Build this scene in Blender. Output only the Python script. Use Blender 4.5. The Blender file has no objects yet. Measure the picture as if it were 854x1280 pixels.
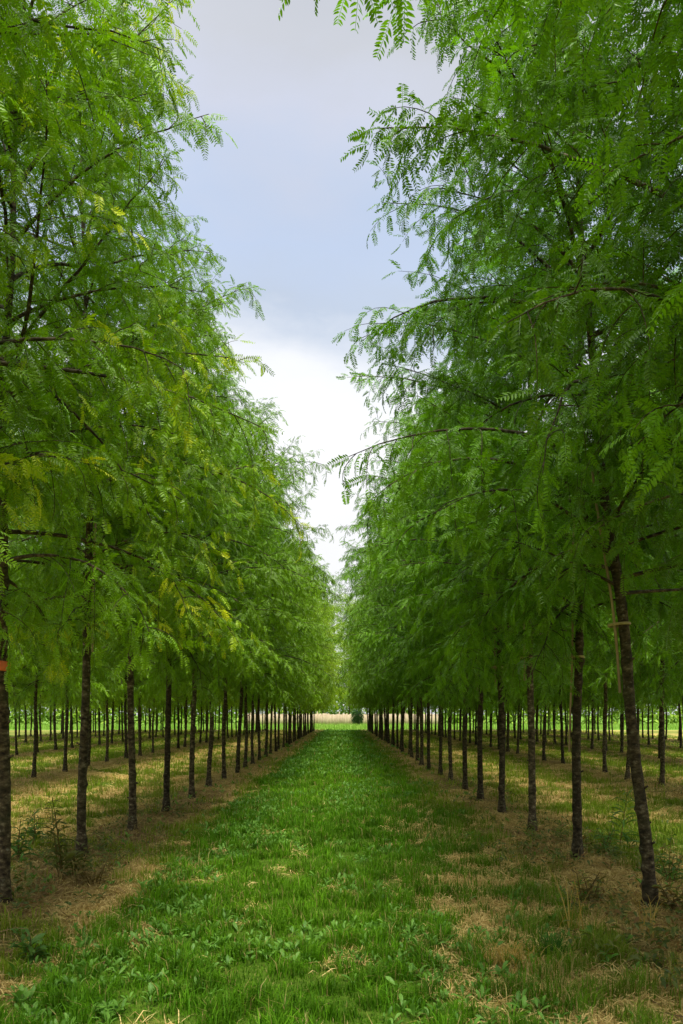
import bpy, math, random
import numpy as np

rng = np.random.default_rng(11)
random.seed(5)
scene = bpy.context.scene
COL = scene.collection
R = math.radians
TAU = 2 * math.pi

# ------------------------------------------------------------------ helpers
def make_mesh(name, V, faces, mats, attrs=None, smooth=True, mat_index=None):
    """faces: list of int arrays (n,k), one array per polygon size"""
    me = bpy.data.meshes.new(name)
    V = np.ascontiguousarray(V, dtype=np.float32)
    me.vertices.add(len(V)); me.vertices.foreach_set('co', V.ravel())
    faces = [np.asarray(f, dtype=np.int32) for f in faces if len(f)]
    loops = np.concatenate([f.ravel() for f in faces])
    tot = np.concatenate([np.full(len(f), f.shape[1], np.int32) for f in faces])
    start = np.concatenate([[0], np.cumsum(tot)[:-1]]).astype(np.int32)
    me.loops.add(len(loops)); me.loops.foreach_set('vertex_index', loops)
    me.polygons.add(len(tot)); me.polygons.foreach_set('loop_start', start)
    if smooth:
        me.polygons.foreach_set('use_smooth', np.ones(len(tot), dtype=bool))
    for m in (mats if isinstance(mats, (list, tuple)) else [mats]):
        me.materials.append(m)
    if mat_index is not None:
        me.polygons.foreach_set('material_index', np.asarray(mat_index, dtype=np.int32))
    me.update(calc_edges=True)
    for an, (dom, data) in (attrs or {}).items():
        a = me.attributes.new(an, 'FLOAT_VECTOR', dom)
        a.data.foreach_set('vector', np.ascontiguousarray(data, dtype=np.float32).ravel())
    return me

def link(name, me, parent=None, loc=None):
    o = bpy.data.objects.new(name, me); COL.objects.link(o)
    if parent is not None: o.parent = parent
    if loc is not None: o.location = loc
    return o

def tag(o, label=None, cat=None, group=None, kind=None):
    if label: o['label'] = label
    if cat: o['category'] = cat
    if group: o['group'] = group
    if kind: o['kind'] = kind
    return o

def norm(a):
    return a / np.maximum(np.linalg.norm(a, axis=-1, keepdims=True), 1e-9)

def frames(d, up):
    x = norm(d); y = norm(np.cross(up, x)); z = np.cross(x, y)
    return np.stack([x, y, z], axis=-1)          # columns

_grids = {}
def vnoise(x, y, scale, seed):
    if seed not in _grids: _grids[seed] = np.random.default_rng(1000 + seed).random((256, 256))
    g = _grids[seed]
    x = np.asarray(x) / scale; y = np.asarray(y) / scale
    i = np.floor(x).astype(int); j = np.floor(y).astype(int)
    fx = x - i; fy = y - j
    fx = fx * fx * (3 - 2 * fx); fy = fy * fy * (3 - 2 * fy)
    i0 = i % 256; i1 = (i + 1) % 256; j0 = j % 256; j1 = (j + 1) % 256
    return (g[i0, j0] * (1 - fx) + g[i1, j0] * fx) * (1 - fy) + (g[i0, j1] * (1 - fx) + g[i1, j1] * fx) * fy
def fbm(x, y, scale, seed, oct=3):
    s = 0; a = 1; t = 0
    for k in range(oct):
        s = s + a * vnoise(x, y, scale / 2 ** k, seed * 7 + k); t += a; a *= .55
    return s / t
def sstep(a, b, x):
    t = np.clip((x - a) / (b - a), 0, 1); return t * t * (3 - 2 * t)

# ------------------------------------------------------------------ materials
def new_mat(name):
    m = bpy.data.materials.new(name); m.use_nodes = True
    nt = m.node_tree; nt.nodes.clear()
    return m, nt
def N(nt, t, **kw):
    n = nt.nodes.new(t)
    for k, v in kw.items():
        if k.startswith('i_'): n.inputs[k[2:]].default_value = v
        else: setattr(n, k, v)
    return n
def ramp(nt, stops):
    n = nt.nodes.new('ShaderNodeValToRGB'); cr = n.color_ramp
    while len(cr.elements) < len(stops): cr.elements.new(.5)
    for e, (p, c) in zip(cr.elements, stops):
        e.position = p; e.color = (*c, 1)
    return n
def mixc(nt, fac, a, b, mode='MIX'):
    n = nt.nodes.new('ShaderNodeMix'); n.data_type = 'RGBA'; n.blend_type = mode
    for sock, v in ((n.inputs[0], fac), (n.inputs[6], a), (n.inputs[7], b)):
        if hasattr(v, 'links') or isinstance(v, bpy.types.NodeSocket): nt.links.new(v, sock)
        else: sock.default_value = v if not isinstance(v, tuple) else (*v, 1)[:4]
    return n.outputs[2]
def math_(nt, op, a, b=None, clamp=False):
    n = nt.nodes.new('ShaderNodeMath'); n.operation = op; n.use_clamp = clamp
    for sock, v in zip(n.inputs, (a, b)):
        if v is None: continue
        if isinstance(v, bpy.types.NodeSocket): nt.links.new(v, sock)
        else: sock.default_value = v
    return n.outputs[0]

def leaf_shader(nt, col, trans_gain=(1.4, 1.5, .7), trans=.29, rough=.36, spec=.28):
    out = N(nt, 'ShaderNodeOutputMaterial')
    p = N(nt, 'ShaderNodeBsdfPrincipled'); p.inputs['Roughness'].default_value = rough
    p.inputs['Specular IOR Level'].default_value = spec
    nt.links.new(col, p.inputs['Base Color'])
    t = N(nt, 'ShaderNodeBsdfTranslucent')
    tc = mixc(nt, 1.0, col, trans_gain, 'MULTIPLY')
    nt.links.new(tc, t.inputs['Color'])
    ms = N(nt, 'ShaderNodeMixShader'); ms.inputs[0].default_value = trans
    nt.links.new(p.outputs[0], ms.inputs[1]); nt.links.new(t.outputs[0], ms.inputs[2])
    nt.links.new(ms.outputs[0], out.inputs['Surface'])

def mat_leaf():
    m, nt = new_mat('locust_leaf')
    at = N(nt, 'ShaderNodeAttribute', attribute_name='leaf')
    sp = N(nt, 'ShaderNodeSeparateXYZ'); nt.links.new(at.outputs['Vector'], sp.inputs[0])
    r, tip, br = sp.outputs
    oi = N(nt, 'ShaderNodeObjectInfo')
    c = mixc(nt, r, (.029, .084, .003), (.150, .330, .006))
    c = mixc(nt, math_(nt, 'MULTIPLY', tip, .45), c, (.23, .38, .008))
    # yellow young growth on some branches of trees with pass index 1
    mr = N(nt, 'ShaderNodeMapRange'); mr.inputs['From Min'].default_value = .55; mr.inputs['From Max'].default_value = .80
    nt.links.new(math_(nt, 'ADD', math_(nt, 'MULTIPLY', br, .62), math_(nt, 'MULTIPLY', r, .38)), mr.inputs['Value'])
    mt = N(nt, 'ShaderNodeMapRange'); mt.inputs['From Min'].default_value = .5; mt.inputs['From Max'].default_value = .85
    nt.links.new(tip, mt.inputs['Value'])
    y = math_(nt, 'MULTIPLY', mr.outputs[0], mt.outputs[0])
    y = math_(nt, 'MULTIPLY', y, oi.outputs['Object Index'])
    yc = mixc(nt, r, (.28, .46, .010), (.56, .56, .015))
    c = mixc(nt, math_(nt, 'MULTIPLY', y, .95, True), c, yc)
    rv = math_(nt, 'ADD', math_(nt, 'MULTIPLY', oi.outputs['Random'], .35), .82)
    c = mixc(nt, 1.0, c, oi.outputs['Color'], 'MULTIPLY')
    hs = N(nt, 'ShaderNodeHueSaturation'); nt.links.new(c, hs.inputs['Color']); nt.links.new(rv, hs.inputs['Value'])
    leaf_shader(nt, hs.outputs[0])
    return m

def mat_attr_leaf(name, trans=.35, rough=.6, spec=.2):
    m, nt = new_mat(name)
    at = N(nt, 'ShaderNodeAttribute', attribute_name='tint')
    leaf_shader(nt, at.outputs['Color'] if False else at.outputs['Vector'], (1.3, 1.4, .8), trans, rough, spec)
    return m

def mat_bark():
    m, nt = new_mat('locust_bark')
    tc = N(nt, 'ShaderNodeTexCoord'); oi = N(nt, 'ShaderNodeObjectInfo')
    mp = N(nt, 'ShaderNodeMapping'); mp.inputs['Scale'].default_value = (15, 15, 26)
    nt.links.new(tc.outputs['Object'], mp.inputs[0])
    ns = N(nt, 'ShaderNodeTexNoise', i_Scale=1.0, i_Detail=6.0, i_Roughness=.65); nt.links.new(mp.outputs[0], ns.inputs['Vector'])
    n2 = N(nt, 'ShaderNodeTexNoise', i_Scale=5.0, i_Detail=4.0); nt.links.new(tc.outputs['Object'], n2.inputs['Vector'])
    rp = ramp(nt, [(.36, (.014, .010, .005)), (.50, (.060, .044, .022)), (.60, (.125, .098, .052)), (.70, (.27, .23, .15))])
    nt.links.new(ns.outputs[0], rp.inputs[0])
    gr = ramp(nt, [(.45, (0, 0, 0)), (.75, (1, 1, 1))]); nt.links.new(n2.outputs[0], gr.inputs[0])
    c = mixc(nt, math_(nt, 'MULTIPLY', gr.outputs[0], .55), rp.outputs[0], (.060, .066, .022))
    n3 = N(nt, 'ShaderNodeTexNoise', i_Scale=26.0, i_Detail=3.0); nt.links.new(tc.outputs['Object'], n3.inputs['Vector'])
    lr = ramp(nt, [(.62, (0, 0, 0)), (.70, (1, 1, 1))]); nt.links.new(n3.outputs[0], lr.inputs[0])
    c = mixc(nt, math_(nt, 'MULTIPLY', lr.outputs[0], .5), c, (.26, .25, .17))
    hs = N(nt, 'ShaderNodeHueSaturation'); nt.links.new(c, hs.inputs['Color'])
    nt.links.new(math_(nt, 'ADD', math_(nt, 'MULTIPLY', oi.outputs['Random'], .6), .5), hs.inputs['Value']); c = hs.outputs[0]
    out = N(nt, 'ShaderNodeOutputMaterial')
    p = N(nt, 'ShaderNodeBsdfPrincipled', i_Roughness=.85); p.inputs['Specular IOR Level'].default_value = .2
    nt.links.new(c, p.inputs['Base Color'])
    bp = N(nt, 'ShaderNodeBump', i_Strength=.9, i_Distance=.02); nt.links.new(ns.outputs[0], bp.inputs['Height'])
    nt.links.new(bp.outputs[0], p.inputs['Normal']); nt.links.new(p.outputs[0], out.inputs[0])
    return m

def mat_plain(name, c1, c2, scale=8, rough=.7, stretch=(1, 1, 1), bump=.2):
    m, nt = new_mat(name)
    tc = N(nt, 'ShaderNodeTexCoord')
    mp = N(nt, 'ShaderNodeMapping'); mp.inputs['Scale'].default_value = stretch
    nt.links.new(tc.outputs['Object'], mp.inputs[0])
    ns = N(nt, 'ShaderNodeTexNoise', i_Scale=scale, i_Detail=5.0); nt.links.new(mp.outputs[0], ns.inputs['Vector'])
    rp = ramp(nt, [(.3, c1), (.7, c2)]); nt.links.new(ns.outputs[0], rp.inputs[0])
    out = N(nt, 'ShaderNodeOutputMaterial')
    p = N(nt, 'ShaderNodeBsdfPrincipled', i_Roughness=rough); nt.links.new(rp.outputs[0], p.inputs['Base Color'])
    bp = N(nt, 'ShaderNodeBump', i_Strength=bump, i_Distance=.01); nt.links.new(ns.outputs[0], bp.inputs['Height'])
    nt.links.new(bp.outputs[0], p.inputs['Normal']); nt.links.new(p.outputs[0], out.inputs[0])
    return m

def mat_ground():
    m, nt = new_mat('soil_and_sward')
    at = N(nt, 'ShaderNodeAttribute', attribute_name='tint')
    tc = N(nt, 'ShaderNodeTexCoord')
    n1 = N(nt, 'ShaderNodeTexNoise', i_Scale=22.0, i_Detail=8.0, i_Roughness=.7); nt.links.new(tc.outputs['Object'], n1.inputs['Vector'])
    n2 = N(nt, 'ShaderNodeTexNoise', i_Scale=2.6, i_Detail=6.0, i_Roughness=.7); nt.links.new(tc.outputs['Object'], n2.inputs['Vector'])
    r1 = ramp(nt, [(.3, (.45, .45, .45)), (.7, (1.5, 1.5, 1.45))]); nt.links.new(n1.outputs[0], r1.inputs[0])
    r2 = ramp(nt, [(.3, (.75, .78, .7)), (.7, (1.25, 1.2, 1.2))]); nt.links.new(n2.outputs[0], r2.inputs[0])
    c = mixc(nt, 1.0, at.outputs['Vector'], r1.outputs[0], 'MULTIPLY')
    c = mixc(nt, 1.0, c, r2.outputs[0], 'MULTIPLY')
    out = N(nt, 'ShaderNodeOutputMaterial')
    p = N(nt, 'ShaderNodeBsdfPrincipled', i_Roughness=.95); p.inputs['Specular IOR Level'].default_value = .1
    nt.links.new(c, p.inputs['Base Color'])
    bp = N(nt, 'ShaderNodeBump', i_Strength=.8, i_Distance=.03); nt.links.new(n1.outputs[0], bp.inputs['Height'])
    nt.links.new(bp.outputs[0], p.inputs['Normal']); nt.links.new(p.outputs[0], out.inputs[0])
    return m

LEAF = mat_leaf(); BARK = mat_bark(); GROUND = mat_ground()
GRASS = mat_attr_leaf('grass_blade', .35, .6, .10)
STRAW = mat_attr_leaf('dry_straw', .15, .8, .1)
HERB = mat_attr_leaf('broad_leaf', .3, .5, .3)
CANE = mat_plain('bamboo_cane', (.16, .11, .045), (.33, .25, .11), 12, .6, (1, 1, .2))
TIE = mat_plain('tie_tape', (.20, .17, .05), (.34, .28, .10), 20, .6)
TAPE = mat_plain('orange_tape', (.52, .105, .02), (.72, .17, .03), 14, .45, (1, 1, .3))
BOARD = mat_plain('fence_board', (.34, .25, .15), (.54, .43, .29), 3, .85, (1.5, 1.5, .25))

# ------------------------------------------------------------------ tree pieces
def tube(path, rad, sides):
    """returns verts, quads of a tube along path (n,3), radii (n,)"""
    path = np.asarray(path, float); n = len(path)
    t = norm(np.gradient(path, axis=0))
    ref = np.where(np.abs(t[:, 2:3]) > .9, np.array([[1., 0, 0]]), np.array([[0, 0, 1.]]))
    u = norm(np.cross(ref, t)); v = np.cross(t, u)
    a = np.arange(sides) / sides * TAU
    ring = u[:, None, :] * np.cos(a)[None, :, None] + v[:, None, :] * np.sin(a)[None, :, None]
    rad = np.asarray(rad, float)
    rr = rad[:, None] if rad.ndim == 1 else rad
    V = (path[:, None, :] + ring * rr[..., None]).reshape(-1, 3)
    i = np.arange(n - 1)[:, None] * sides; j = np.arange(sides)[None, :]; k = (j + 1) % sides
    F = np.stack([i + j, i + k, i + sides + k, i + sides + j], -1).reshape(-1, 4)
    return V, F

class Acc:
    def __init__(s): s.V = []; s.F = {}; s.n = 0
    def add(s, V, F):
        s.V.append(V); F = np.asarray(F); s.F.setdefault(F.shape[1], []).append(F + s.n); s.n += len(V)
    def get(s): return np.concatenate(s.V), [np.concatenate(f) for f in s.F.values()]

def leaf_template(pairs, droop, fold, r):
    """one pinnate leaf, rachis along +x with unit length, hanging down in -z. folded: 2 quads per leaflet, else 1"""
    V = []; F = []
    xs = np.linspace(.16, .97, pairs)
    def rach(x): return np.array([x * (1 - .12 * droop * x), 0, -droop * .5 * x ** 2])
    for i, x in enumerate(xs):
        p = rach(x); tdir = rach(x + .02) - rach(x - .02); tdir /= np.linalg.norm(tdir)
        L = .205 * (1 - .55 * abs((x - .5) / .55) ** 2.2) * r.uniform(.88, 1.1)
        for s in (-1, 1):
            if r.random() < .03: continue
            fwd = r.uniform(.28, .62)
            d = tdir * fwd + np.array([0, s, 0]) + np.array([0, 0, r.uniform(-.55, .05)])
            d /= np.linalg.norm(d)
            upv = np.array([r.uniform(-.25, .25), r.uniform(-.25, .25), 1])
            w = np.cross(upv, d); w /= np.linalg.norm(w); nrm = np.cross(d, w)
            W = L * r.uniform(.15, .19); b = len(V)
            if fold:
                V += [p + d * L * .03, p + d * L * .33 + w * W + nrm * W * .3, p + d * L * .74 + w * W * .75 + nrm * W * .2,
                      p + d * L - nrm * L * .08, p + d * L * .74 - w * W * .75 + nrm * W * .2, p + d * L * .33 - w * W + nrm * W * .3]
                F += [[b, b + 1, b + 2, b + 3], [b, b + 3, b + 4, b + 5]]
            else:
                V += [p, p + d * L * .5 + w * W * 1.05, p + d * L - nrm * L * .06, p + d * L * .5 - w * W * 1.05]
                F += [[b, b + 1, b + 2, b + 3]]
    # rachis: thin ribbon
    for a, c in ((0, .5), (.5, 1.)):
        b = len(V); q0 = rach(a); q1 = rach(c); h = np.array([0, .006, 0])
        V += [q0 - h, q0 + h, q1 + h, q1 - h]; F += [[b, b + 1, b + 2, b + 3]]
    return np.array(V), np.array(F)

def crown_profile(t, wide=False):
    if wide: return np.interp(t, [0, .1, .25, .45, .65, .85, 1], [1.6, 2.0, 2.3, 2.45, 2.3, 1.8, .8])
    return np.interp(t, [0, .1, .25, .45, .65, .85, 1], [1.6, 1.95, 2.2, 2.2, 1.9, 1.3, .5])

def curve_path(p0, az, el, L, droop, steps, r, wob=.12):
    pts = [np.array(p0, float)]; ds = []
    for k in range(steps):
        s = (k + .5) / steps
        e = el - droop * s ** 1.3
        a = az + wob * math.sin(3 * s + r.random() * 2) + r.uniform(-.05, .05)
        d = np.array([math.cos(e) * math.cos(a), math.cos(e) * math.sin(a), math.sin(e)])
        ds.append(d); pts.append(pts[-1] + d * L / steps)
    ds.append(ds[-1])
    return np.array(pts), np.array(ds)

def tree_prototype(seed, fold, H=8.9, base=2.55, nprim=50, dens=1.12, trunk_sides=16, leaf_len=.168, wide=False, extra=()):
    r = np.random.default_rng(seed)
    # ---- trunk
    nz = int(H / .035); z = np.linspace(-.05, H, nz)
    wx = .03 * np.sin(z * .9 + r.uniform(0, 6)) + .012 * np.sin(z * 2.7 + r.uniform(0, 6))
    wy = .03 * np.sin(z * .8 + r.uniform(0, 6)) + .012 * np.sin(z * 3.1 + r.uniform(0, 6))
    wx -= wx[1]; wy -= wy[1]
    path = np.stack([wx, wy, z], 1)
    rad = np.interp(z, [-.05, .06, .25, 2.6, 5, 7.5, H], [.098, .066, .048, .040, .027, .012, .003])
    th = np.arange(trunk_sides) / trunk_sides * TAU
    rr = np.repeat(rad[:, None], trunk_sides, 1)
    rr *= 1 + .05 * (r.random((nz, trunk_sides)) - .5)
    zz = .15
    while zz < 4.6:
        for q in range(r.integers(1, 3)):
            a = r.uniform(0, TAU); amp = r.uniform(.008, .020) * (1 if zz < 3 else .6)
            da = np.abs((th - a + math.pi) % TAU - math.pi)
            rr += amp * np.exp(-((z - zz - r.uniform(-.04, .04)) / r.uniform(.022, .04)) ** 2)[:, None] * np.exp(-(da / .55) ** 2)[None, :]
        rr += (.003 * np.exp(-((z - zz) / .03) ** 2))[:, None]
        zz += r.uniform(.13, .30)
    wood = Acc(); wood.add(*tube(path, rr, trunk_sides))
    r2 = np.random.default_rng(seed + 500)
    for q in range(9):                                   # short pruning stubs on the trunk
        h = r2.uniform(.4, 2.7); a = r2.uniform(0, TAU); c0 = np.array([np.interp(h, z, wx), np.interp(h, z, wy), h])
        dv = np.array([math.cos(a), math.sin(a), r2.uniform(.2, .9)]); dv /= np.linalg.norm(dv); ln = r2.uniform(.062, .095)
        wood.add(*tube([c0, c0 + dv * ln * .8, c0 + dv * ln, c0 + dv * (ln + .002)], [.013, .010, .009, .001], 6))
    # ---- branches and leaf sites
    P = []; D = []; TIP = []; BR = []; SC = []
    def site(p, d, tip, br, sc): P.append(p); D.append(d); TIP.append(tip); BR.append(br); SC.append(sc)
    def trunk_at(h): return np.array([np.interp(h, z, wx), np.interp(h, z, wy), h])
    def leaves_along(pts, ds, L, br, tip0, tip1, gap, s0=.05):
        n = max(2, int(L * (1 - s0) / gap))
        for i in range(n):
            s = s0 + (1 - s0) * (i + r.random() * .6) / n
            f = s * (len(pts) - 1); k = min(int(f), len(pts) - 2); f -= k
            p = pts[k] * (1 - f) + pts[k + 1] * f; d = ds[k]
            side = np.cross(d, [0, 0, 1]); side /= max(np.linalg.norm(side), .05)
            sg = 1 if i % 2 else -1
            ld = d * r.uniform(.25, .7) + side * sg * r.uniform(.3, 1.0) + np.array([0, 0, r.uniform(-.85, .25)]) + r.normal(0, .22, 3)
            site(p, ld, tip0 + (tip1 - tip0) * s, br, r.uniform(.75, 1.2))
            if r.random() < .25:
                site(p, ld + r.normal(0, .6, 3), tip0 + (tip1 - tip0) * s, br, r.uniform(.6, .95))
        site(pts[-1], ds[-1] + np.array([0, 0, -.2]), tip1, br, 1.0)
    az = r.uniform(0, TAU)
    for i in range(nprim + len(extra)):
        if i < nprim:
            t = (i + r.uniform(-.3, .3)) / (nprim - 1); t = min(max(t, 0), 1)
            h = base + (H - .35 - base) * t ** 1.25
            az += 2.39996 + r.uniform(-.4, .4)
            L = crown_profile(t, wide) * r.uniform(.6, 1.28)
            el = R(np.interp(t, [0, .25, .6, 1], [10, 26, 42, 64])) + r.uniform(-.34, .38)
            pts, ds = curve_path(trunk_at(h), az, el, L, r.uniform(.25, 1.35), 10, r, .2)
        else:
            h, a_, L, el, dr_ = extra[i - nprim]; t = .5
            pts, ds = curve_path(trunk_at(h), a_, el, L, dr_, 10, r, .05)
        r0 = .006 + .0062 * L
        wood.add(*tube(pts, np.linspace(r0, .0025, len(pts)), 6))
        br = r.random(); dn = r.uniform(.75, 1.2) * dens
        s = r.uniform(.1, .2) + .16 * max(0, 1 - t * 5); sg = 1
        while s < .98:
            f = s * 10; k = min(int(f), 9); f -= k
            p = pts[k] * (1 - f) + pts[k + 1] * f; d = ds[k]
            a2 = math.atan2(d[1], d[0]) + sg * r.uniform(.55, 1.15); sg = -sg
            e2 = math.asin(max(-1, min(1, d[2]))) * .6 + r.uniform(-.75, .75)
            L2 = (.30 + .62 * (1 - s) * min(L / 2, 1)) * r.uniform(.7, 1.35)
            p2, d2 = curve_path(p, a2, e2, L2, r.uniform(.2, 1.6), 5, r, .25)
            wood.add(*tube(p2, np.linspace(.0045, .0016, 6), 3))
            tb = .35 + .45 * s
            leaves_along(p2, d2, L2, br, tb - .2, tb + .2, .045 / dn)
            s += .135 / L * r.uniform(.75, 1.3) / dn
        leaves_along(pts[3:], ds[3:], L * .7, br, .3, 1.0, .05 / dn)
    P = np.array(P); D = norm(np.array(D)); TIP = np.array(TIP); BR = np.array(BR); SC = np.array(SC) ** 1.35
    n = len(P)
    temps = [leaf_template(r.integers(9, 13), dr, fold, r) for dr in (.25, .5, .75, 1.0, .6)]
    up = norm(np.array([0, 0, 1.]) + r.normal(0, .5, (n, 3)))
    M = frames(D, up)
    which = r.integers(0, len(temps), n); leafr = r.random(n)
    Vs = []; Fs = []; A = []; off = 0
    for w, (tv, tf) in enumerate(temps):
        ix = np.nonzero(which == w)[0]
        v = np.einsum('nij,vj->nvi', M[ix], tv) * (leaf_len * SC[ix])[:, None, None] + P[ix][:, None, :]
        Vs.append(v.reshape(-1, 3))
        f = tf[None] + (np.arange(len(ix)) * len(tv))[:, None, None] + off
        Fs.append(f.reshape(-1, 4)); off += len(ix) * len(tv)
        nf = len(tf)
        rr_ = np.clip(np.repeat(leafr[ix], nf) * .8 + r.random(len(ix) * nf) * .2, 0, 1)
        A.append(np.stack([rr_, np.repeat(np.clip(TIP[ix] + r.uniform(-.08, .08, len(ix)), 0, 1), nf), np.repeat(BR[ix], nf)], 1))
    crown = make_mesh('crown', np.concatenate(Vs), [np.concatenate(Fs)], LEAF, {'leaf': ('FACE', np.concatenate(A))}, smooth=False)
    WV, WF = wood.get()
    trunk = make_mesh('trunk', WV, WF, BARK)
    print('tree', seed, 'leaves', n, 'faces', len(crown.polygons), 'wood', len(trunk.polygons))
    return trunk, crown, (wx, wy, z)

NEAR = [tree_prototype(s, True) for s in (21, 22, 23)]
# the tree beside the camera: two long limbs reaching out over the lane
NEAR.append(tree_prototype(24, True, extra=((3.98, R(172) - 5.498, 2.65, R(14), .38), (4.1, R(160) - 5.498, 2.1, R(20), .4), (4.3, R(178) - 5.498, 1.7, R(16), .4))))
FAR = [tree_prototype(s, False, trunk_sides=10, leaf_len=.165, wide=True) for s in (31, 32, 33, 34)]

ORD = ('first second third fourth fifth sixth seventh eighth ninth tenth eleventh twelfth thirteenth fourteenth fifteenth '
       'sixteenth seventeenth eighteenth').split()
def place_tree(x, y, proto, rz, sc, label, group, lean=(0, 0), tint=(1, 1, 1, 1), yellow=0, name='nursery_tree'):
    root = bpy.data.objects.new(name, None); COL.objects.link(root)
    root.empty_display_size = .2
    root.location = (x, y, gz(x, y) if y < 200 else 0)
    root.rotation_mode = 'XYZ'
    # spin about own axis first, then lean in world axes
    from mathutils import Matrix
    M = Matrix.Rotation(lean[0], 4, 'Y') @ Matrix.Rotation(lean[1], 4, 'X') @ Matrix.Rotation(rz, 4, 'Z')
    root.rotation_euler = M.to_euler()
    root.scale = (sc, sc, sc)
    tag(root, label, 'tree', group)
    t = link('trunk', proto[0], root)
    c = link('crown', proto[1], root)
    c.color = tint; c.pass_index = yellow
    return root, t, c

# ------------------------------------------------------------------ ground cover maps
ROWS_L = [-2.83, -7.65, -12.6, -17.6, -22.5]
ROWS_R = [2.50, 6.95, 11.25, 15.7, 20.2]
ALLROWS = np.array(ROWS_L + ROWS_R)
END = 80.0
def gz(x, y):
    return float(height(np.array([x]), np.array([y]))[0])
def height(x, y):
    h = .05 * (fbm(x, y, 2.2, 3, 2) - .5) + .035 * (fbm(x, y, .45, 4, 2) - .5)
    d = np.min(np.abs(np.asarray(x)[..., None] - ALLROWS), -1)
    h = h + (.045 * (fbm(x, y, .16, 6, 2) - .5)) * np.exp(-(d / .7) ** 4)
    h = h + .05 * np.exp(-(d / .5) ** 2)
    return h * sstep(160, 60, y)
def cover(x, y):
    """green, straw, dirt weights (sum 1) and vigour"""
    n1 = fbm(x, y, 1.3, 11); n2 = fbm(x, y, .5, 12); n3 = fbm(x, y, 4.0, 13); n4 = fbm(x, y, .22, 14, 2)
    d = np.min(np.abs(x[..., None] - ALLROWS), -1)
    w = (n1 - .5) * 1.0 + (n4 - .5) * .35
    lane = sstep(-2.05, -1.72, x + w * .7) * sstep(2.25 , 1.15, x + w * 1.3)
    rest = 1 - lane
    strip = np.exp(-((d - .05) / .62) ** 4) * rest
    # side lanes
    bias = np.where(x < 0, np.where(x < -7.6, .64, .47), np.where(x > 6.9, .60, .56))
    sg = sstep(.38, .62, n2 * .6 + n1 * .4 + (bias - .5) * .7 + (n4 - .5) * .3)
    patch = sstep(.60, .72, n2 + (n3 - .5) * .3)
    g_lane = 1 - patch * np.where(np.abs(x + .3) < 1.1, .14, .55) * sstep(22, 8, y)
    rp = sstep(.35, 1.4, x) * sstep(16, 7, y)       # thinner, drier sward near the right row
    g_lane = g_lane * (1 - rp * sstep(.36, .54, n2 * .5 + n1 * .5) * .85)
    g_strip = sstep(.56, .70, n2) * .45
    dirt_s = sstep(.40, .62, n1 * .5 + n2 * .5)
    green = lane * g_lane + rest * (strip * g_strip + (1 - strip) * sg)
    dirt = rest * strip * (1 - g_strip) * np.where(x < 0, np.where((x > -3.4) & (y < 16), .84, .5) + .16 * dirt_s, .25 + .6 * dirt_s)
    far = sstep(END - 1, END + 3, y)
    green = green * (1 - far) + far; dirt = dirt * (1 - far)
    straw = np.clip(1 - green - dirt, 0, 1)
    return green, straw, dirt, n3, lane

def ground():
    xs = np.concatenate([-np.geomspace(1500, 27, 14), np.arange(-26, -9.9, .3), np.arange(-9.7, -4.6, .12), np.arange(-4.5, 4.5, .06), np.arange(4.55, 9.8, .12), np.arange(9.9, 26.1, .3), np.geomspace(27, 1500, 14)])
    ys = np.concatenate([-np.geomspace(300, 3, 12), np.arange(-2.5, 2.9, .3), np.arange(3., 12, .06), np.arange(12.1, 24, .12), np.arange(24.2, 90, .4), np.geomspace(91, 3000, 30)])
    X, Y = np.meshgrid(xs, ys, indexing='ij'); nx, ny = X.shape
    x = X.ravel(); y = Y.ravel()
    g, s, d, n3, lane = cover(x, y)
    Z = height(x, y)
    gcol = np.array([.075, .135, .012]); scol = np.array([.54, .39, .13]); dcol = np.array([.155, .098, .045])
    c = g[:, None] * gcol + s[:, None] * scol + d[:, None] * dcol
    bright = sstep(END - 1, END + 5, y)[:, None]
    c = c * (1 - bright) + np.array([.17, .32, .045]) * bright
    i = np.arange(nx - 1)[:, None] * ny; j = np.arange(ny - 1)[None]
    F = np.stack([i + j, i + ny + j, i + ny + j + 1, i + j + 1], -1).reshape(-1, 4)
    me = make_mesh('ground', np.stack([x, y, Z], 1), [F], GROUND, {'tint': ('POINT', c)})
    tag(link('ground', me), kind='structure')
ground()

def scatter(n_per, y0, y1, xlim, seed):
    r = np.random.default_rng(seed)
    n = int(n_per * (y1 - y0) * 2 * (xlim if not callable(xlim) else xlim(y1)))
    y = r.uniform(y0, y1, n); hw = xlim(y1) if callable(xlim) else xlim
    x = r.uniform(-hw, hw, n)
    k = np.abs(x) < .47 * y + .8
    return x[k], y[k], r

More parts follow.
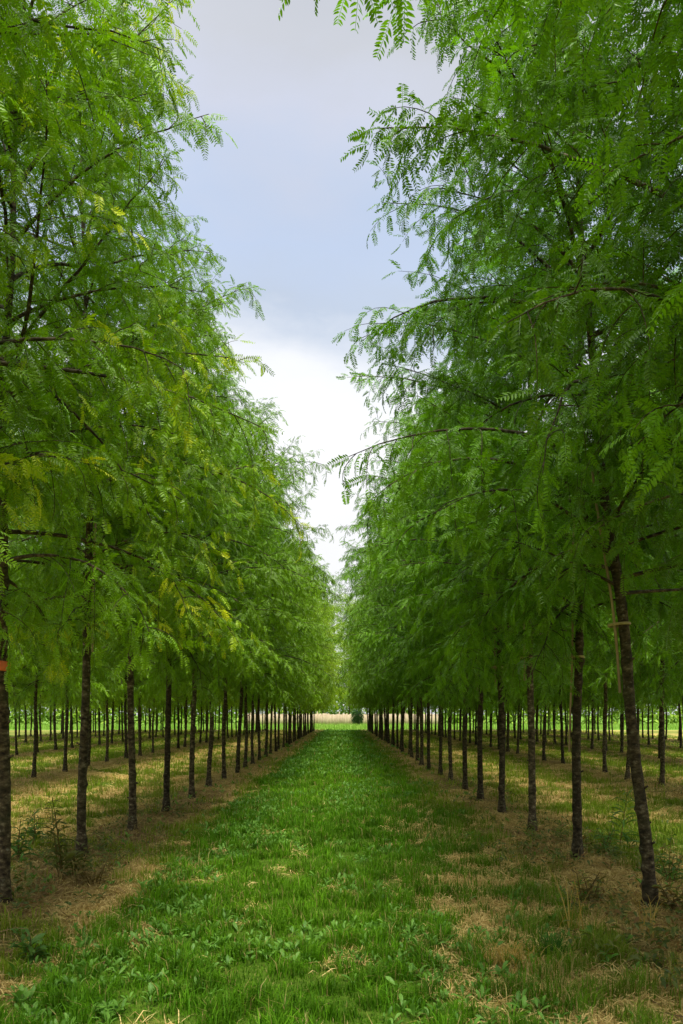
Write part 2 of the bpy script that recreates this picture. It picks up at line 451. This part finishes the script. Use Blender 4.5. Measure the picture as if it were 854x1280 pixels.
def blades(x, y, r, hgt, wid, bend, col, flat=False, z0=None):
    n = len(x); z = height(x, y) - .005
    az = r.uniform(0, TAU, n); a = np.stack([np.cos(az), np.sin(az), np.zeros(n)], 1)
    wv = np.stack([-np.sin(az), np.cos(az), np.zeros(n)], 1)
    up = np.array([0, 0, 1.])
    base = np.stack([x, y, z], 1); h = hgt[:, None]; b = bend[:, None]; w = wid[:, None]
    if flat:
        lift = r.uniform(.005, .045, n)[:, None]; base = base + up * .004
        mid = base + a * h * .5 + up * lift; tip = base + a * h * np.cos(b * .5) + wv * h * .2 * (r.random((n, 1)) - .5) + up * r.uniform(0, .03, n)[:, None]
        vw = norm(wv + up * r.uniform(-.6, .6, n)[:, None])
        V = np.stack([base - vw * w, base + vw * w, mid + vw * w, mid - vw * w, tip], 1)
    else:
        mid = base + up * h * .55 + a * h * b * .22
        tip = base + up * h * (1 - .35 * b) + a * h * b * .85
        V = np.stack([base - wv * w, base + wv * w, mid + wv * w * .8, mid - wv * w * .8, tip], 1)
    o = np.arange(n)[:, None] * 5
    return V.reshape(-1, 3), o + np.array([[0, 1, 2, 3]]), o + np.array([[3, 2, 4]]), np.repeat(col, 5, 0)

def merge_blades(name, parts, mat, label):
    V = []; Q = []; T = []; C = []; off = 0
    for v, q, t, c in parts:
        V.append(v); Q.append(q + off); T.append(t + off); C.append(c); off += len(v)
    me = make_mesh(name, np.concatenate(V), [np.concatenate(Q), np.concatenate(T)], mat, {'tint': ('POINT', np.concatenate(C))}, smooth=False)
    o = link(name, me); tag(o, label, 'grass', kind='stuff'); print(name, len(me.polygons))
    return o

def lerp3(a, b, t): return np.array(a)[None] * (1 - t[:, None]) + np.array(b)[None] * t[:, None]

parts = []; straws = []
zones = [(3.2, 6.0, 6500, 1.0), (6.0, 9.0, 4200, 1.15), (9, 14, 2400, 1.5), (14, 22, 900, 2.1), (22, 38, 330, 3.0), (38, 82, 75, 4.6)]
for zi, (y0, y1, dn, sc) in enumerate(zones):
    lim = lambda yy: min(.47 * yy + .8, 24)
    x, y, r = scatter(dn, y0, y1, lim, 50 + zi)
    g, s, d, n3, lane = cover(x, y)
    clump = fbm(x, y, .17, 21, 2)
    k = r.random(len(x)) < g * (.35 + 1.1 * sstep(.35, .65, clump)) * np.where(lane > .5, 1, .75)
    x, y, g, lane, clump, n3 = x[k], y[k], g[k], lane[k], clump[k], n3[k]
    n = len(x)
    h = (.036 + .10 * sstep(.4, .74, clump)) * r.uniform(.55, 1.45, n) * np.where(lane > .5, 1, .95) * (1 + .12 * (sc - 1))
    w = r.uniform(.0016, .0042, n) * sc
    t = np.clip(r.random(n) * .6 + (n3 - .3) * .8, 0, 1)
    c = lerp3((.048, .140, .004), (.128, .275, .008), t)
    c = c * (.55 + .95 * fbm(x, y, .12 * max(1, sc * .8), 22, 2))[:, None] * r.uniform(.7, 1.35, n)[:, None]
    side = 1 - np.clip(lane, 0, 1)
    c = c * (1 - side[:, None] * .65) + side[:, None] * .65 * lerp3((.16, .22, .014), (.34, .37, .035), t)
    rside = (sstep(.6, 2.2, x) * sstep(14, 7, y))[:, None] * .45
    c = c * (1 - rside) + rside * lerp3((.10, .17, .02), (.20, .24, .035), t)
    dry = r.random(n) < .05 + .20 * (1 - g)
    c[dry] = lerp3((.30, .24, .07), (.42, .34, .13), r.random(int(dry.sum())))
    parts.append(blades(x, y, r, h, w, r.uniform(.1, 1.1, n), c))
    # straw litter
    x, y, r = scatter(dn * .75, y0, y1, lim, 80 + zi)
    g, s, d, n3, lane = cover(x, y)
    k = r.random(len(x)) < (s * .95 + d * .14 + .02 * (1 - lane))
    x, y, d = x[k], y[k], d[k]; n = len(x)
    c = lerp3((.34, .22, .06), (.74, .57, .23), r.random(n)) * (1 - .45 * d[:, None])
    straws.append(blades(x, y, r, r.uniform(.06, .22, n) * (1 + .15 * (sc - 1)), r.uniform(.0013, .0034, n) * sc, r.uniform(0, 1.2, n), c, flat=True))
# standing dry stalks in the tree strips
x, y, r = scatter(240, 4, 18, lambda yy: min(.47 * yy + .8, 8), 120)
g, s, d, n3, lane = cover(x, y)
k = r.random(len(x)) < (s * .5 + d * .25) * sstep(.45, .65, fbm(x, y, .6, 31))
x, y = x[k], y[k]; n = len(x)
straws.append(blades(x, y, r, r.uniform(.10, .34, n), r.uniform(.0014, .0026, n), r.uniform(.2, 1.3, n), lerp3((.20, .14, .04), (.44, .34, .13), r.random(n))))
# tall meadow grass past the end of the rows
r = np.random.default_rng(140); n = 26000
x = r.uniform(-48, 48, n); y = END + 3 + 20 * r.random(n)
parts.append(blades(x, y, r, r.uniform(.25, .75, n), r.uniform(.012, .03, n), r.uniform(.1, .8, n), lerp3((.13, .27, .03), (.30, .42, .09), r.random(n))))
x, y, r = scatter(46, 3.6, 16, lambda yy: min(.47 * yy + .8, 8), 131)
d = np.min(np.abs(x[:, None] - ALLROWS), -1); k = (r.random(len(x)) < np.exp(-(d / .8) ** 2)) & (np.abs(x) > 1.5)
x, y = x[k], y[k]; n = len(x)
straws.append(blades(x, y, r, r.uniform(.15, .5, n), r.uniform(.003, .006, n), r.uniform(0, 1.0, n), lerp3((.09, .055, .025), (.30, .20, .09), r.random(n)), flat=True))
merge_blades('lane_grass', parts, GRASS, 'green mown grass of the lane and the thinner grass between the tree rows')
merge_blades('straw_litter', straws, STRAW, 'tan dry mowings lying on bare soil between the tree rows')

# ------------------------------------------------------------------ broadleaf herbs
def herb_leaf():
    """oval leaf along +x, unit length"""
    xs = np.array([0, .18, .42, .68, .88, 1.0]); ws = np.array([.015, .07, .13, .16, .10, .0])
    zs = .28 * xs - .42 * xs ** 2.2
    V = []
    for a, w, z in zip(xs, ws, zs): V += [[a, -w, z + w * .28], [a, 0, z], [a, w, z + w * .28]]
    F = []
    for i in range(5):
        b = i * 3; F += [[b, b + 3, b + 4, b + 1], [b + 1, b + 4, b + 5, b + 2]]
    return np.array(V), np.array(F)
HL = herb_leaf()
def herb_leaves(P, az, el, L, wsc=1.0, roll=None):
    n = len(P)
    d = np.stack([np.cos(el) * np.cos(az), np.cos(el) * np.sin(az), np.sin(el)], 1)
    up = np.tile([0, 0, 1.], (n, 1)) + rng.normal(0, .3, (n, 3))
    M = frames(d, up); tv = HL[0] * np.array([1, wsc, 1])
    V = np.einsum('nij,vj->nvi', M, tv) * L[:, None, None] + P[:, None, :]
    F = HL[1][None] + (np.arange(n) * len(tv))[:, None, None]
    return V.reshape(-1, 3), F.reshape(-1, 4), len(tv)

def ground_herbs():
    r = np.random.default_rng(200)
    Ps = []; A = []; E = []; Ls = []; C = []
    for (y0, y1, dn, sc) in ((3.3, 9, 120, .85), (9, 18, 70, 1.0), (18, 36, 22, 1.6), (36, 76, 8, 2.6)):
        x, y, q = scatter(dn, y0, y1, lambda yy: 3.4, int(210 + y0))
        m = fbm(x, y, .9, 41)
        edge = np.exp(-((x + 1.35) / .55) ** 2) * .9 + np.exp(-((x - .3) / .5) ** 2) * .5
        g, s, d, n3, lane = cover(x, y)
        k = q.random(len(x)) < lane * sstep(.42, .62, m + edge * .22 - .05) * (.40 + edge) + (1 - lane) * .05
        x, y = x[k], y[k]
        for a, b in zip(x, y):
            nl = q.integers(4, 9); s0 = q.uniform(.7, 1.3) * sc
            base = q.uniform(0, TAU)
            for i in range(nl):
                az = base + i * TAU / nl + q.uniform(-.3, .3)
                Ps.append((a + .01 * math.cos(az), b + .01 * math.sin(az), 0)); A.append(az)
                E.append(q.uniform(.35, 1.25)); Ls.append(q.uniform(.035, .088) * s0)
                t = q.random(); C.append(np.array([.07, .18, .014]) * (1 - t) + np.array([.16, .33, .045]) * t)
    P = np.array(Ps); P[:, 2] = height(P[:, 0], P[:, 1]) + r.uniform(.0, .04, len(P))
    V, F, nv = herb_leaves(P, np.array(A), np.array(E), np.array(Ls), 1.0)
    me = make_mesh('broadleaf_ground_cover', V, [F], HERB, {'tint': ('POINT', np.repeat(np.array(C), nv, 0))})
    tag(link('broadleaf_ground_cover', me), 'pale green broad leaved herbs growing through the lane grass', 'ground cover', kind='stuff')
    # low brown-green weeds around the feet of the trees
    Ps = []; A = []; E = []; Ls = []; C = []
    for (y0, y1, dn) in ((4, 10, 60), (10, 18, 24)):
        x, y, q = scatter(dn, y0, y1, lambda yy: min(.47 * yy + .8, 8.5), int(300 + y0))
        d = np.min(np.abs(x[:, None] - ALLROWS), -1)
        side = np.where(x > 0, 1.3, .8)
        k = q.random(len(x)) < (np.exp(-(d / .55) ** 2) * 1.1 + .10) * sstep(.45, .6, fbm(x, y, .8, 44)) * side
        k &= (np.abs(x + .2) > 1.7)
        for a, b in zip(x[k], y[k]):
            nl = q.integers(5, 12); hgt = q.uniform(.03, .22)
            for i in range(nl):
                az = q.uniform(0, TAU)
                Ps.append((a + q.normal(0, .035), b + q.normal(0, .035), hgt * q.random())); A.append(az); E.append(q.uniform(-.2, .9))
                Ls.append(q.uniform(.035, .085)); t = q.random()
                c = np.array([.06, .095, .015]) * (1 - t) + np.array([.15, .17, .03]) * t
                if q.random() < .18: c = np.array([.20, .11, .03])
                C.append(c)
    P = np.array(Ps); P[:, 2] += height(P[:, 0], P[:, 1])
    V, F, nv = herb_leaves(P, np.array(A), np.array(E), np.array(Ls), 1.1)
    me = make_mesh('weed_ground_cover', V, [F], HERB, {'tint': ('POINT', np.repeat(np.array(C), nv, 0))})
    tag(link('weed_ground_cover', me), 'low brownish green weeds under the trees of the tree rows', 'ground cover', kind='stuff')
ground_herbs()

def tall_weed(x, y, H, spread, label, cols, nst=3, leafL=.09, narrow=.6, seed=0, name='tall_weed'):
    q = np.random.default_rng(400 + seed)
    root = bpy.data.objects.new(name, None); COL.objects.link(root); root.location = (x, y, gz(x, y) - .01); root.empty_display_size = .1
    tag(root, label, 'weed', 'tall weeds beside the tree rows')
    st = Acc(); Ps = []; A = []; E = []; Ls = []; C = []
    for s in range(nst):
        h = H * q.uniform(.6, 1.0) if s else H
        az = q.uniform(0, TAU); p = np.array([q.normal(0, .03), q.normal(0, .03), 0])
        pts, ds = curve_path(p, az, R(86) - spread * q.uniform(.1, .5), h, .25 * spread, 8, q, .1)
        st.add(*tube(pts, np.linspace(.006, .002, 9), 5))
        m = int(h / .02)
        for i in range(m):
            f = .12 + .88 * i / m; k = min(int(f * 8), 7); pp = pts[k] + (pts[k + 1] - pts[k]) * (f * 8 - k)
            Ps.append(pp); A.append(i * 2.4 + q.uniform(-.4, .4)); E.append(q.uniform(-.3, .7)); Ls.append(1.6 * leafL * (1.25 - .7 * f) * q.uniform(.6, 1.2))
            t = q.random(); C.append(np.array(cols[0]) * (1 - t) + np.array(cols[1]) * t)
    V, F = st.get()
    link('stem', make_mesh('stem', V, F, STRAW, {'tint': ('POINT', np.tile([.13, .09, .03], (len(V), 1)))}), root)
    V, F, nv = herb_leaves(np.array(Ps), np.array(A), np.array(E), np.array(Ls), narrow)
    link('foliage', make_mesh('foliage', V, [F], HERB, {'tint': ('POINT', np.repeat(np.array(C), nv, 0))}), root)
def at(px, Y): return (px - 428.5) / 975 * Y
GRN = ((.05, .12, .015), (.10, .21, .03)); OLV = ((.07, .10, .015), (.15, .16, .03)); BRN = ((.11, .075, .02), (.17, .13, .03))
tall_weed(at(78, 7.3), 7.3, .82, .25, 'tallest weed, brown stemmed and upright, between the two nearest trunks of the left row', OLV, 4, .10, .55, 1)
tall_weed(at(98, 7.5), 7.5, .42, .9, 'bushy olive weed at the foot of the tall brown stemmed weed', OLV, 6, .08, .7, 2)
tall_weed(at(20, 8.4), 8.4, .55, .6, 'pale green weed on the straw at the left picture edge', GRN, 4, .10, .6, 3)
tall_weed(at(45, 9.6), 9.6, .45, .6, 'leafy green weed on the straw behind the tallest weed', GRN, 4, .10, .6, 4)
tall_weed(at(766, 9.2), 9.2, .72, .12, 'single upright feathery weed standing between the two nearest right trunks', GRN, 1, .17, .32, 5)
tall_weed(at(757, 8.6), 8.6, .40, .8, 'spreading green weed below the feathery weed on the right', GRN, 5, .09, .6, 6)
tall_weed(at(838, 7.4), 7.4, .50, .7, 'green weed right of the leaning trunk', GRN, 4, .09, .6, 7)
tall_weed(at(735, 6.6), 6.6, .34, .9, 'brownish weed in front of the second right trunk', BRN, 5, .07, .7, 8)
tall_weed(at(845, 6.2), 6.2, .30, 1.0, 'low reddish brown weed at the right picture edge', BRN, 6, .07, .8, 9)
tall_weed(at(35, 5.0), 5.0, .24, 1.0, 'broad leaved green weed in the bottom left corner', GRN, 5, .09, .8, 10)
tall_weed(at(118, 7.2), 7.2, .30, 1.0, 'low bushy weed at the foot of the second left trunk', BRN, 6, .07, .7, 11)

def grass_clump(x, y, n, H, W, cols, label, seed, bend=(.3, 1.4), name='grass_clump'):
    q = np.random.default_rng(500 + seed)
    px = q.normal(0, W, n); py = q.normal(0, W, n); z0 = gz(x, y)
    segs = 6; V = []; F4 = []; C = []; off = 0
    for i in range(n):
        az = q.uniform(0, TAU); h = H * q.uniform(.55, 1.1); bd = q.uniform(*bend)
        pts, ds = curve_path((px[i], py[i], 0), az, R(88) - .25 * bd, h, bd, segs, q, .15)
        sidev = np.array([-math.sin(az), math.cos(az), 0]); w = q.uniform(.0022, .0045) * np.linspace(1, .25, segs + 1)
        V.append(np.stack([pts - sidev * w[:, None], pts + sidev * w[:, None]], 1).reshape(-1, 3))
        k = np.arange(segs) * 2 + off; F4.append(np.stack([k, k + 1, k + 3, k + 2], 1)); off += 2 * (segs + 1)
        t = q.random(); C.append(np.tile(np.array(cols[0]) * (1 - t) + np.array(cols[1]) * t, (2 * (segs + 1), 1)))
    me = make_mesh(name, np.concatenate(V), [np.concatenate(F4)], GRASS, {'tint': ('POINT', np.concatenate(C))}, smooth=False)
    o = link(name, me, loc=(x, y, z0)); tag(o, label, 'grass clump', 'grass clumps at the right row')
TAN = ((.34, .22, .04), (.52, .37, .10)); DG = ((.03, .10, .012), (.06, .17, .02))
grass_clump(at(716, 5.75), 5.75, 15, .60, .06, TAN, 'tall straw coloured grass stalks arching in front of the leaning trunk', 1, (.3, 1.6))
grass_clump(at(690, 5.15), 5.15, 150, .22, .05, DG, 'dark green grass tuft among the straw, below the arching straw stalks', 2, (.4, 1.3))
grass_clump(at(640, 5.0), 5.0, 120, .20, .08, TAN, 'pale dry grass tuft left of the dark green tuft', 3, (.9, 1.9))
grass_clump(at(810, 5.6), 5.6, 14, .42, .08, TAN, 'thin dry stalks leaning at the lower right picture edge', 4, (.3, 1.2))

# ------------------------------------------------------------------ rows of trees
def row_trees(rows, side, d0, step):
    out = []
    for ri, X in enumerate(rows):
        seen = 0
        for k in range(-2, 37):
            y = d0 + step * k + (0 if ri == 0 else .37 * step * ri % step)
            if y > END - 1.5: continue
            if ri and abs(X) - (3.6 if ri == 1 else 2.6) > .445 * y: continue
            if ri == 0 and k < -2: continue
            rr = np.random.default_rng(9000 + ri * 100 + k + (50 if side == 'left' else 0) * 77)
            vis = abs(X) < .44 * y
            if vis: seen += 1
            out.append((ri, X + rr.normal(0, .05), y + rr.normal(0, .06), k, seen if vis else 0, rr))
    return out

G_ROW = {}
def label_for(side, ri, k, seen):
    rn = ORD[ri]
    where = f'{side} of the lane'
    if ri == 0:
        if k == -2: return f'tree beyond the {side} picture edge, only its overhead leaf sprays in view', f'nursery trees in the row {where}'
        if k == -1: return f'tree just outside the {side} picture edge, its crown reaching in above', f'nursery trees in the row {where}'
        if side == 'left' and k == 0: return 'tree with an orange tape band at the left picture edge', f'nursery trees in the row {where}'
        if side == 'right' and k == 0: return 'nearest right tree, its thick knobbly trunk leaning towards the lane', f'nursery trees in the row {where}'
        if seen <= 14: return f'{ORD[seen-1]} trunk from the front in the tree row bordering the lane on the {side}', f'nursery trees in the row {where}'
        return f'slim far tree bordering the lane on the {side}, towards its end', f'far nursery trees in the row {where}'
    if seen and seen <= 6: return f'{ORD[seen-1]} trunk from the {side} edge in the {rn} tree row {where}', f'nursery trees in row {rn} {where}'
    if not seen: return f'tree of the {rn} row {where}, trunk past the {side} edge', f'edge trees in row {rn} {where}'
    return f'slim tree far along the {rn} tree row {where}', f'far nursery trees in row {rn} {where}'

def cane_and_tie(root, proto, sc, z0, z1, zt, ang, off=.07):
    wx, wy, zz = proto[2]
    # child parts in the tree's own frame
    a = ang
    def at_h(h): return np.array([np.interp(h, zz, wx) + math.cos(a) * off, np.interp(h, zz, wy) + math.sin(a) * off, h])
    p = np.array([at_h(h) for h in np.linspace(z0, z1, 12)])
    V, F = tube(p, np.full(12, .011) * (1 + .12 * (np.arange(12) % 3 == 0)), 8)
    link('support_cane', make_mesh('support_cane', V, [F], CANE), root)
    for h in zt:
        c = np.array([np.interp(h, zz, wx) + math.cos(a) * off * .5, np.interp(h, zz, wy) + math.sin(a) * off * .5, h])
        t = np.linspace(0, TAU, 20, endpoint=False)
        acc = Acc()
        ring = lambda r_, dz: np.stack([c[0] + math.cos(a) * np.cos(t) * (r_ + .028) - math.sin(a) * np.sin(t) * r_, c[1] + math.sin(a) * np.cos(t) * (r_ + .028) + math.cos(a) * np.sin(t) * r_, np.full(20, h + dz) + .006 * np.sin(t)], 1)
        V = np.concatenate([ring(.062, -.011), ring(.066, 0), ring(.062, .011)])
        j = np.arange(20); kk = (j + 1) % 20
        F = np.concatenate([np.stack([j + b, kk + b, kk + 20 + b, j + 20 + b], 1) for b in (0, 20)])
        link('tie', make_mesh('tie', V, [F], TIE), root)

# which crown and which turn about its trunk each of the nearest trees has: (prototype, angle)
TURN = {('left', -2): (2, 5.367),
        ('right', -2): (3, 5.498),
        ('left', -1): (2, 0.524),
        ('right', -1): (1, 4.32),
        ('left', 0): (0, 3.011),
        ('right', 0): (2, 3.796),
        ('left', 1): (0, 0.0),
        ('right', 1): (1, 1.702),
        ('left', 2): (2, 3.011),
        ('right', 2): (1, 5.236),
        ('left', 3): (1, 2.749),
        ('right', 3): (0, 1.571),
        ('left', 4): (0, 5.89),
        ('right', 4): (1, 1.833),
        ('left', 5): (1, 3.927),
        ('right', 5): (1, 1.833)}
for side, rows, d0, step in (('left', ROWS_L, 6.43, 2.03), ('right', ROWS_R, 6.34, 1.97)):
    for ri, x, y, k, seen, rr in row_trees(rows, side, d0, step):
        near = ri == 0 and k <= 5
        proto = NEAR[rr.integers(0, 3)] if near else FAR[rr.integers(0, 4)]
        rz = rr.uniform(0, TAU); sc = rr.uniform(.88, 1.10)
        lean = (rr.normal(0, .015), rr.normal(0, .015)); yellow = 0
        b = rr.uniform(.9, 1.1)
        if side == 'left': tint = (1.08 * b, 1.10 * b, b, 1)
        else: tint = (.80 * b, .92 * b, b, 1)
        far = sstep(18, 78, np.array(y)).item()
        tint = (tint[0] * (1 + 1.3 * far), tint[1] * (1 + .65 * far), tint[2] * (1 + 1.2 * far), 1)  # distance haze painted into the leaf tint of farther trees
        if k > 12: sc *= 1.10
        if ri == 0: x = rows[0] + (0 if k <= 3 else rr.normal(0, .04)); y = d0 + step * k
        if ri == 0 and side == 'left' and k <= 1: yellow = 1; tint = (tint[0] * 1.1, tint[1] * 1.08, tint[2], 1)
        if ri == 0 and side == 'right' and k == 0: lean = (-.088, 0)
        if ri == 0 and side == 'left' and k == 0: lean = (.022, 0); x += .03
        if near:
            pi, rz = TURN[(side, k)]; proto = NEAR[pi]; sc = 1.0
            if k != 0: lean = (0, 0)
        label, group = label_for(side, ri, k, seen)
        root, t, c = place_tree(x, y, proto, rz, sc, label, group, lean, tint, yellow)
        if ri == 0 and side == 'right' and 0 <= k <= 4:
            cane_and_tie(root, proto, sc, (1.75 if k == 0 else 1.15 if k == 1 else 2.0), 3.6, (2.3,) if k != 1 else (2.15,), math.pi * .95 - rz)
        if ri == 0 and side == 'left' and k == 1:
            cane_and_tie(root, proto, sc, 2.2, 3.6, (2.5,), -.2 - rz)
        if ri == 0 and side == 'left' and k == 0:
            wx, wy, zz = proto[2]; h = 1.95 / sc
            tt = np.linspace(0, TAU, 24, endpoint=False); cx, cy = np.interp(h, zz, wx), np.interp(h, zz, wy)
            V = np.concatenate([np.stack([cx + np.cos(tt) * rad_, cy + np.sin(tt) * rad_, np.full(24, h + dz) + .006 * np.sin(tt + 1)], 1) for dz, rad_ in ((-.04, .064), (-.036, .066), (0, .067), (.036, .066), (.04, .064))])
            j = np.arange(24); kk = (j + 1) % 24
            F = np.concatenate([np.stack([j + b_, kk + b_, kk + 24 + b_, j + 24 + b_], 1) for b_ in (0, 24, 48, 72)])
            link('tape_band', make_mesh('tape_band', V, [F], TAPE), root)

# ------------------------------------------------------------------ far end: fence, shrub, trees
def fence():
    root = bpy.data.objects.new('fence', None); COL.objects.link(root); root.location = (0, 106, 0)
    tag(root, 'pale pinkish board fence closing the view beyond the lane end', 'fence')
    q = np.random.default_rng(77); acc = Acc(); x = -13.
    cube = np.array([[a, b, c] for a in (0, 1) for b in (0, 1) for c in (0, 1)], float)
    CF = np.array([[0, 1, 3, 2], [4, 6, 7, 5], [0, 4, 5, 1], [2, 3, 7, 6], [0, 2, 6, 4], [1, 5, 7, 3]])
    while x < 13:
        w = q.uniform(.16, .2)
        acc.add(cube * [w, .025, 1.75 + q.uniform(-.12, .06)] + [x, q.uniform(-.008, .008), 0], CF); x += w + q.uniform(.004, .02)
    V, F = acc.get(); link('board_panel', make_mesh('board_panel', V, F, BOARD, smooth=False), root)
    acc = Acc()
    for i, x in enumerate(np.arange(-12.5, 13, 3.)):
        a = Acc(); a.add(cube * [.1, .1, 2.05] + [x, -.12, 0], CF); V, F = a.get()
        link('post', make_mesh('post', V, F, BOARD, smooth=False), root)
fence()

def shrub(x, y, H, W, n, label):
    q = np.random.default_rng(88)
    u = norm(q.normal(0, 1, (n, 3))) * (q.random((n, 1)) ** .4)
    P = u * [W / 2, W / 2, H / 2] + [0, 0, H / 2 + .02]
    P *= 1 + .25 * (fbm(P[:, 0] * 3 + 9, P[:, 2] * 3 + 9, 1., 61)[:, None] - .5)
    V, F, nv = herb_leaves(P, q.uniform(0, TAU, n), q.uniform(-.5, .9, n), q.uniform(.10, .2, n), 1.2)
    root = bpy.data.objects.new('shrub', None); COL.objects.link(root); root.location = (x, y, 0); tag(root, label, 'shrub')
    C = lerp3((.02, .06, .012), (.045, .12, .022), q.random(n))
    link('foliage', make_mesh('foliage', V, [F], HERB, {'tint': ('POINT', np.repeat(C, nv, 0))}), root)
    a = Acc(); a.add(*tube([(0, 0, -.05), (.03, .02, H * .4), (0, .03, H * .8)], [.07, .05, .02], 7)); V, F = a.get()
    link('stem', make_mesh('stem', V, F, BARK), root)
shrub(at(447, 101), 101, 2.4, 1.7, 5000, 'dark green bush in front of the pale fence at the lane end')

def far_wood():
    q = np.random.default_rng(123); n = 75000
    x = q.uniform(-95, 95, n); top = 5.5 + 5.5 * fbm(x, x * 0, 7., 71, 3) + 1.5 * (fbm(x, x * 0, 1.6, 72, 2) - .5)
    top = top - 2.0 * np.exp(-(x / 6.) ** 2)
    zz_ = top * q.random(n) ** .9; y = np.where(np.abs(x) > 15, 116., 140.) + 12 * q.random(n) + 4 * fbm(x, zz_, 3., 73)
    V, F, nv = herb_leaves(np.stack([x, y, zz_], 1), q.uniform(0, TAU, n), q.uniform(-.8, .6, n), q.uniform(.35, .9, n), 1.6)
    cl = fbm(x, zz_ * 1.5, 2.2, 74)
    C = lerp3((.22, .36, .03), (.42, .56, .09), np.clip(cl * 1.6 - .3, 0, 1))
    me = make_mesh('far_wood', V, [F], HERB, {'tint': ('POINT', np.repeat(C, nv, 0))})
    tag(link('far_wood', me), 'pale green far wood closing the horizon behind the fence', 'wood', kind='stuff')
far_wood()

q = np.random.default_rng(99)
BG = [(-3.2, 128, 2.2), (1.2, 137, 2.5), (5.5, 126, 1.95), (-8.5, 122, 1.5), (10.5, 124, 1.5), (-14, 126, 1.5), (16, 122, 1.4), (-20, 121, 1.45), (22, 125, 1.5), (-27, 123, 1.45), (29, 122, 1.4), (-35, 125, 1.5), (37, 124, 1.5), (-44, 123, 1.4), (46, 123, 1.4)]
for i, (x, y, s) in enumerate(BG):
    lab = ('tallest pale tree beyond the fence, closing the gap at the lane end' if i == 1 else
           'pale yellow green tree behind the fence, seen through the rows')
    if i == 0: lab = 'pale tree behind the fence just left of the tallest one'
    if i == 2: lab = 'pale tree behind the fence just right of the tallest one'
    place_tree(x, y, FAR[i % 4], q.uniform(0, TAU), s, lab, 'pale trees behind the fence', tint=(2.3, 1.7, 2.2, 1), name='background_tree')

# ------------------------------------------------------------------ sky, sun, camera
SUN_EL, SUN_AZ = R(62), R(174)          # azimuth measured from +Y clockwise (towards +X)
w = bpy.data.worlds.new('World'); scene.world = w; w.use_nodes = True
nt = w.node_tree; nt.nodes.clear()
out = N(nt, 'ShaderNodeOutputWorld'); bg = N(nt, 'ShaderNodeBackground')
sky = N(nt, 'ShaderNodeTexSky', sky_type='NISHITA', sun_disc=False, sun_elevation=SUN_EL, sun_rotation=SUN_AZ)
skys = mixc(nt, 1.0, sky.outputs[0], (.11, .11, .11), 'MULTIPLY')
tc = N(nt, 'ShaderNodeTexCoord')
sep = N(nt, 'ShaderNodeSeparateXYZ'); nt.links.new(tc.outputs['Generated'], sep.inputs[0])
mp = N(nt, 'ShaderNodeMapping'); mp.inputs['Scale'].default_value = (1.0, 1.0, 2.2); mp.inputs['Location'].default_value = (3.1, 1.7, .4)
nt.links.new(tc.outputs['Generated'], mp.inputs[0])
n1 = N(nt, 'ShaderNodeTexNoise', i_Scale=2.0, i_Detail=8.0, i_Roughness=.56); nt.links.new(mp.outputs[0], n1.inputs['Vector'])
n2 = N(nt, 'ShaderNodeTexNoise', i_Scale=1.3, i_Detail=4.0, i_Roughness=.5); nt.links.new(mp.outputs[0], n2.inputs['Vector'])
zz = math_(nt, 'ADD', sep.outputs[2], math_(nt, 'MULTIPLY', math_(nt, 'SUBTRACT', n1.outputs[0], .5), .30))
rp = ramp(nt, [(0.0, (.98, .98, 1.0)), (.35, (1.08, 1.08, 1.10)), (.405, (.98, 1.0, 1.04)), (.47, (.60, .69, .84)), (.52, (.60, .71, .92)), (.60, (.70, .74, .87)), (.66, (.665, .69, .755)), (.76, (.61, .64, .695)), (.86, (1., 1., 1.)), (1.0, (1., 1., 1.))])
nt.links.new(zz, rp.inputs[0])
# sky overhead, above the frame, brightened to add fill light
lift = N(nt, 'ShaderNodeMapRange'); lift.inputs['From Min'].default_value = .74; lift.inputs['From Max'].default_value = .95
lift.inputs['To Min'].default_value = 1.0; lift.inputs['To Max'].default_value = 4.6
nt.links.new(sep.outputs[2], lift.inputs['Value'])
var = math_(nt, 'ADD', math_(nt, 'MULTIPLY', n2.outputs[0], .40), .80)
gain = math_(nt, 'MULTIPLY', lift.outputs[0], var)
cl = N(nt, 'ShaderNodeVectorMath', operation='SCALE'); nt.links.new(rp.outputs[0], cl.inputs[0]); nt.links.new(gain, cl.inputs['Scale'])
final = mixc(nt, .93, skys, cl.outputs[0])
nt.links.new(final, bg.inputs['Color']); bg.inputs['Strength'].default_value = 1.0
nt.links.new(bg.outputs[0], out.inputs[0])

sl = bpy.data.lights.new('sun', 'SUN'); sl.energy = 4.8; sl.angle = R(13); sl.color = (1, .95, .86)
so = bpy.data.objects.new('sun', sl); COL.objects.link(so)
from mathutils import Vector
sd = Vector((math.sin(SUN_AZ) * math.cos(SUN_EL), math.cos(SUN_AZ) * math.cos(SUN_EL), math.sin(SUN_EL)))
so.rotation_euler = (-sd).to_track_quat('-Z', 'Y').to_euler(); so.location = sd * 60

cam = bpy.data.cameras.new('camera'); co = bpy.data.objects.new('camera', cam); COL.objects.link(co)
co.location = (0, 0, 1.6); co.rotation_euler = (R(90), 0, 0)
cam.sensor_width = 36; cam.lens = 975 * 36 / 1280; cam.shift_y = 253.5 / 1280; cam.shift_x = -1.5 / 1280
cam.clip_start = .05; cam.clip_end = 5000
scene.camera = co

scene.view_settings.view_transform = 'Standard'; scene.view_settings.look = 'None'; scene.view_settings.exposure = 0
cy = scene.cycles
cy.max_bounces = 8; cy.diffuse_bounces = 5; cy.transmission_bounces = 5; cy.glossy_bounces = 2; cy.transparent_max_bounces = 4
cy.use_denoising = True; cy.denoising_input_passes = 'RGB_ALBEDO_NORMAL'; cy.denoising_prefilter = 'NONE'
cy.sample_clamp_indirect = 6
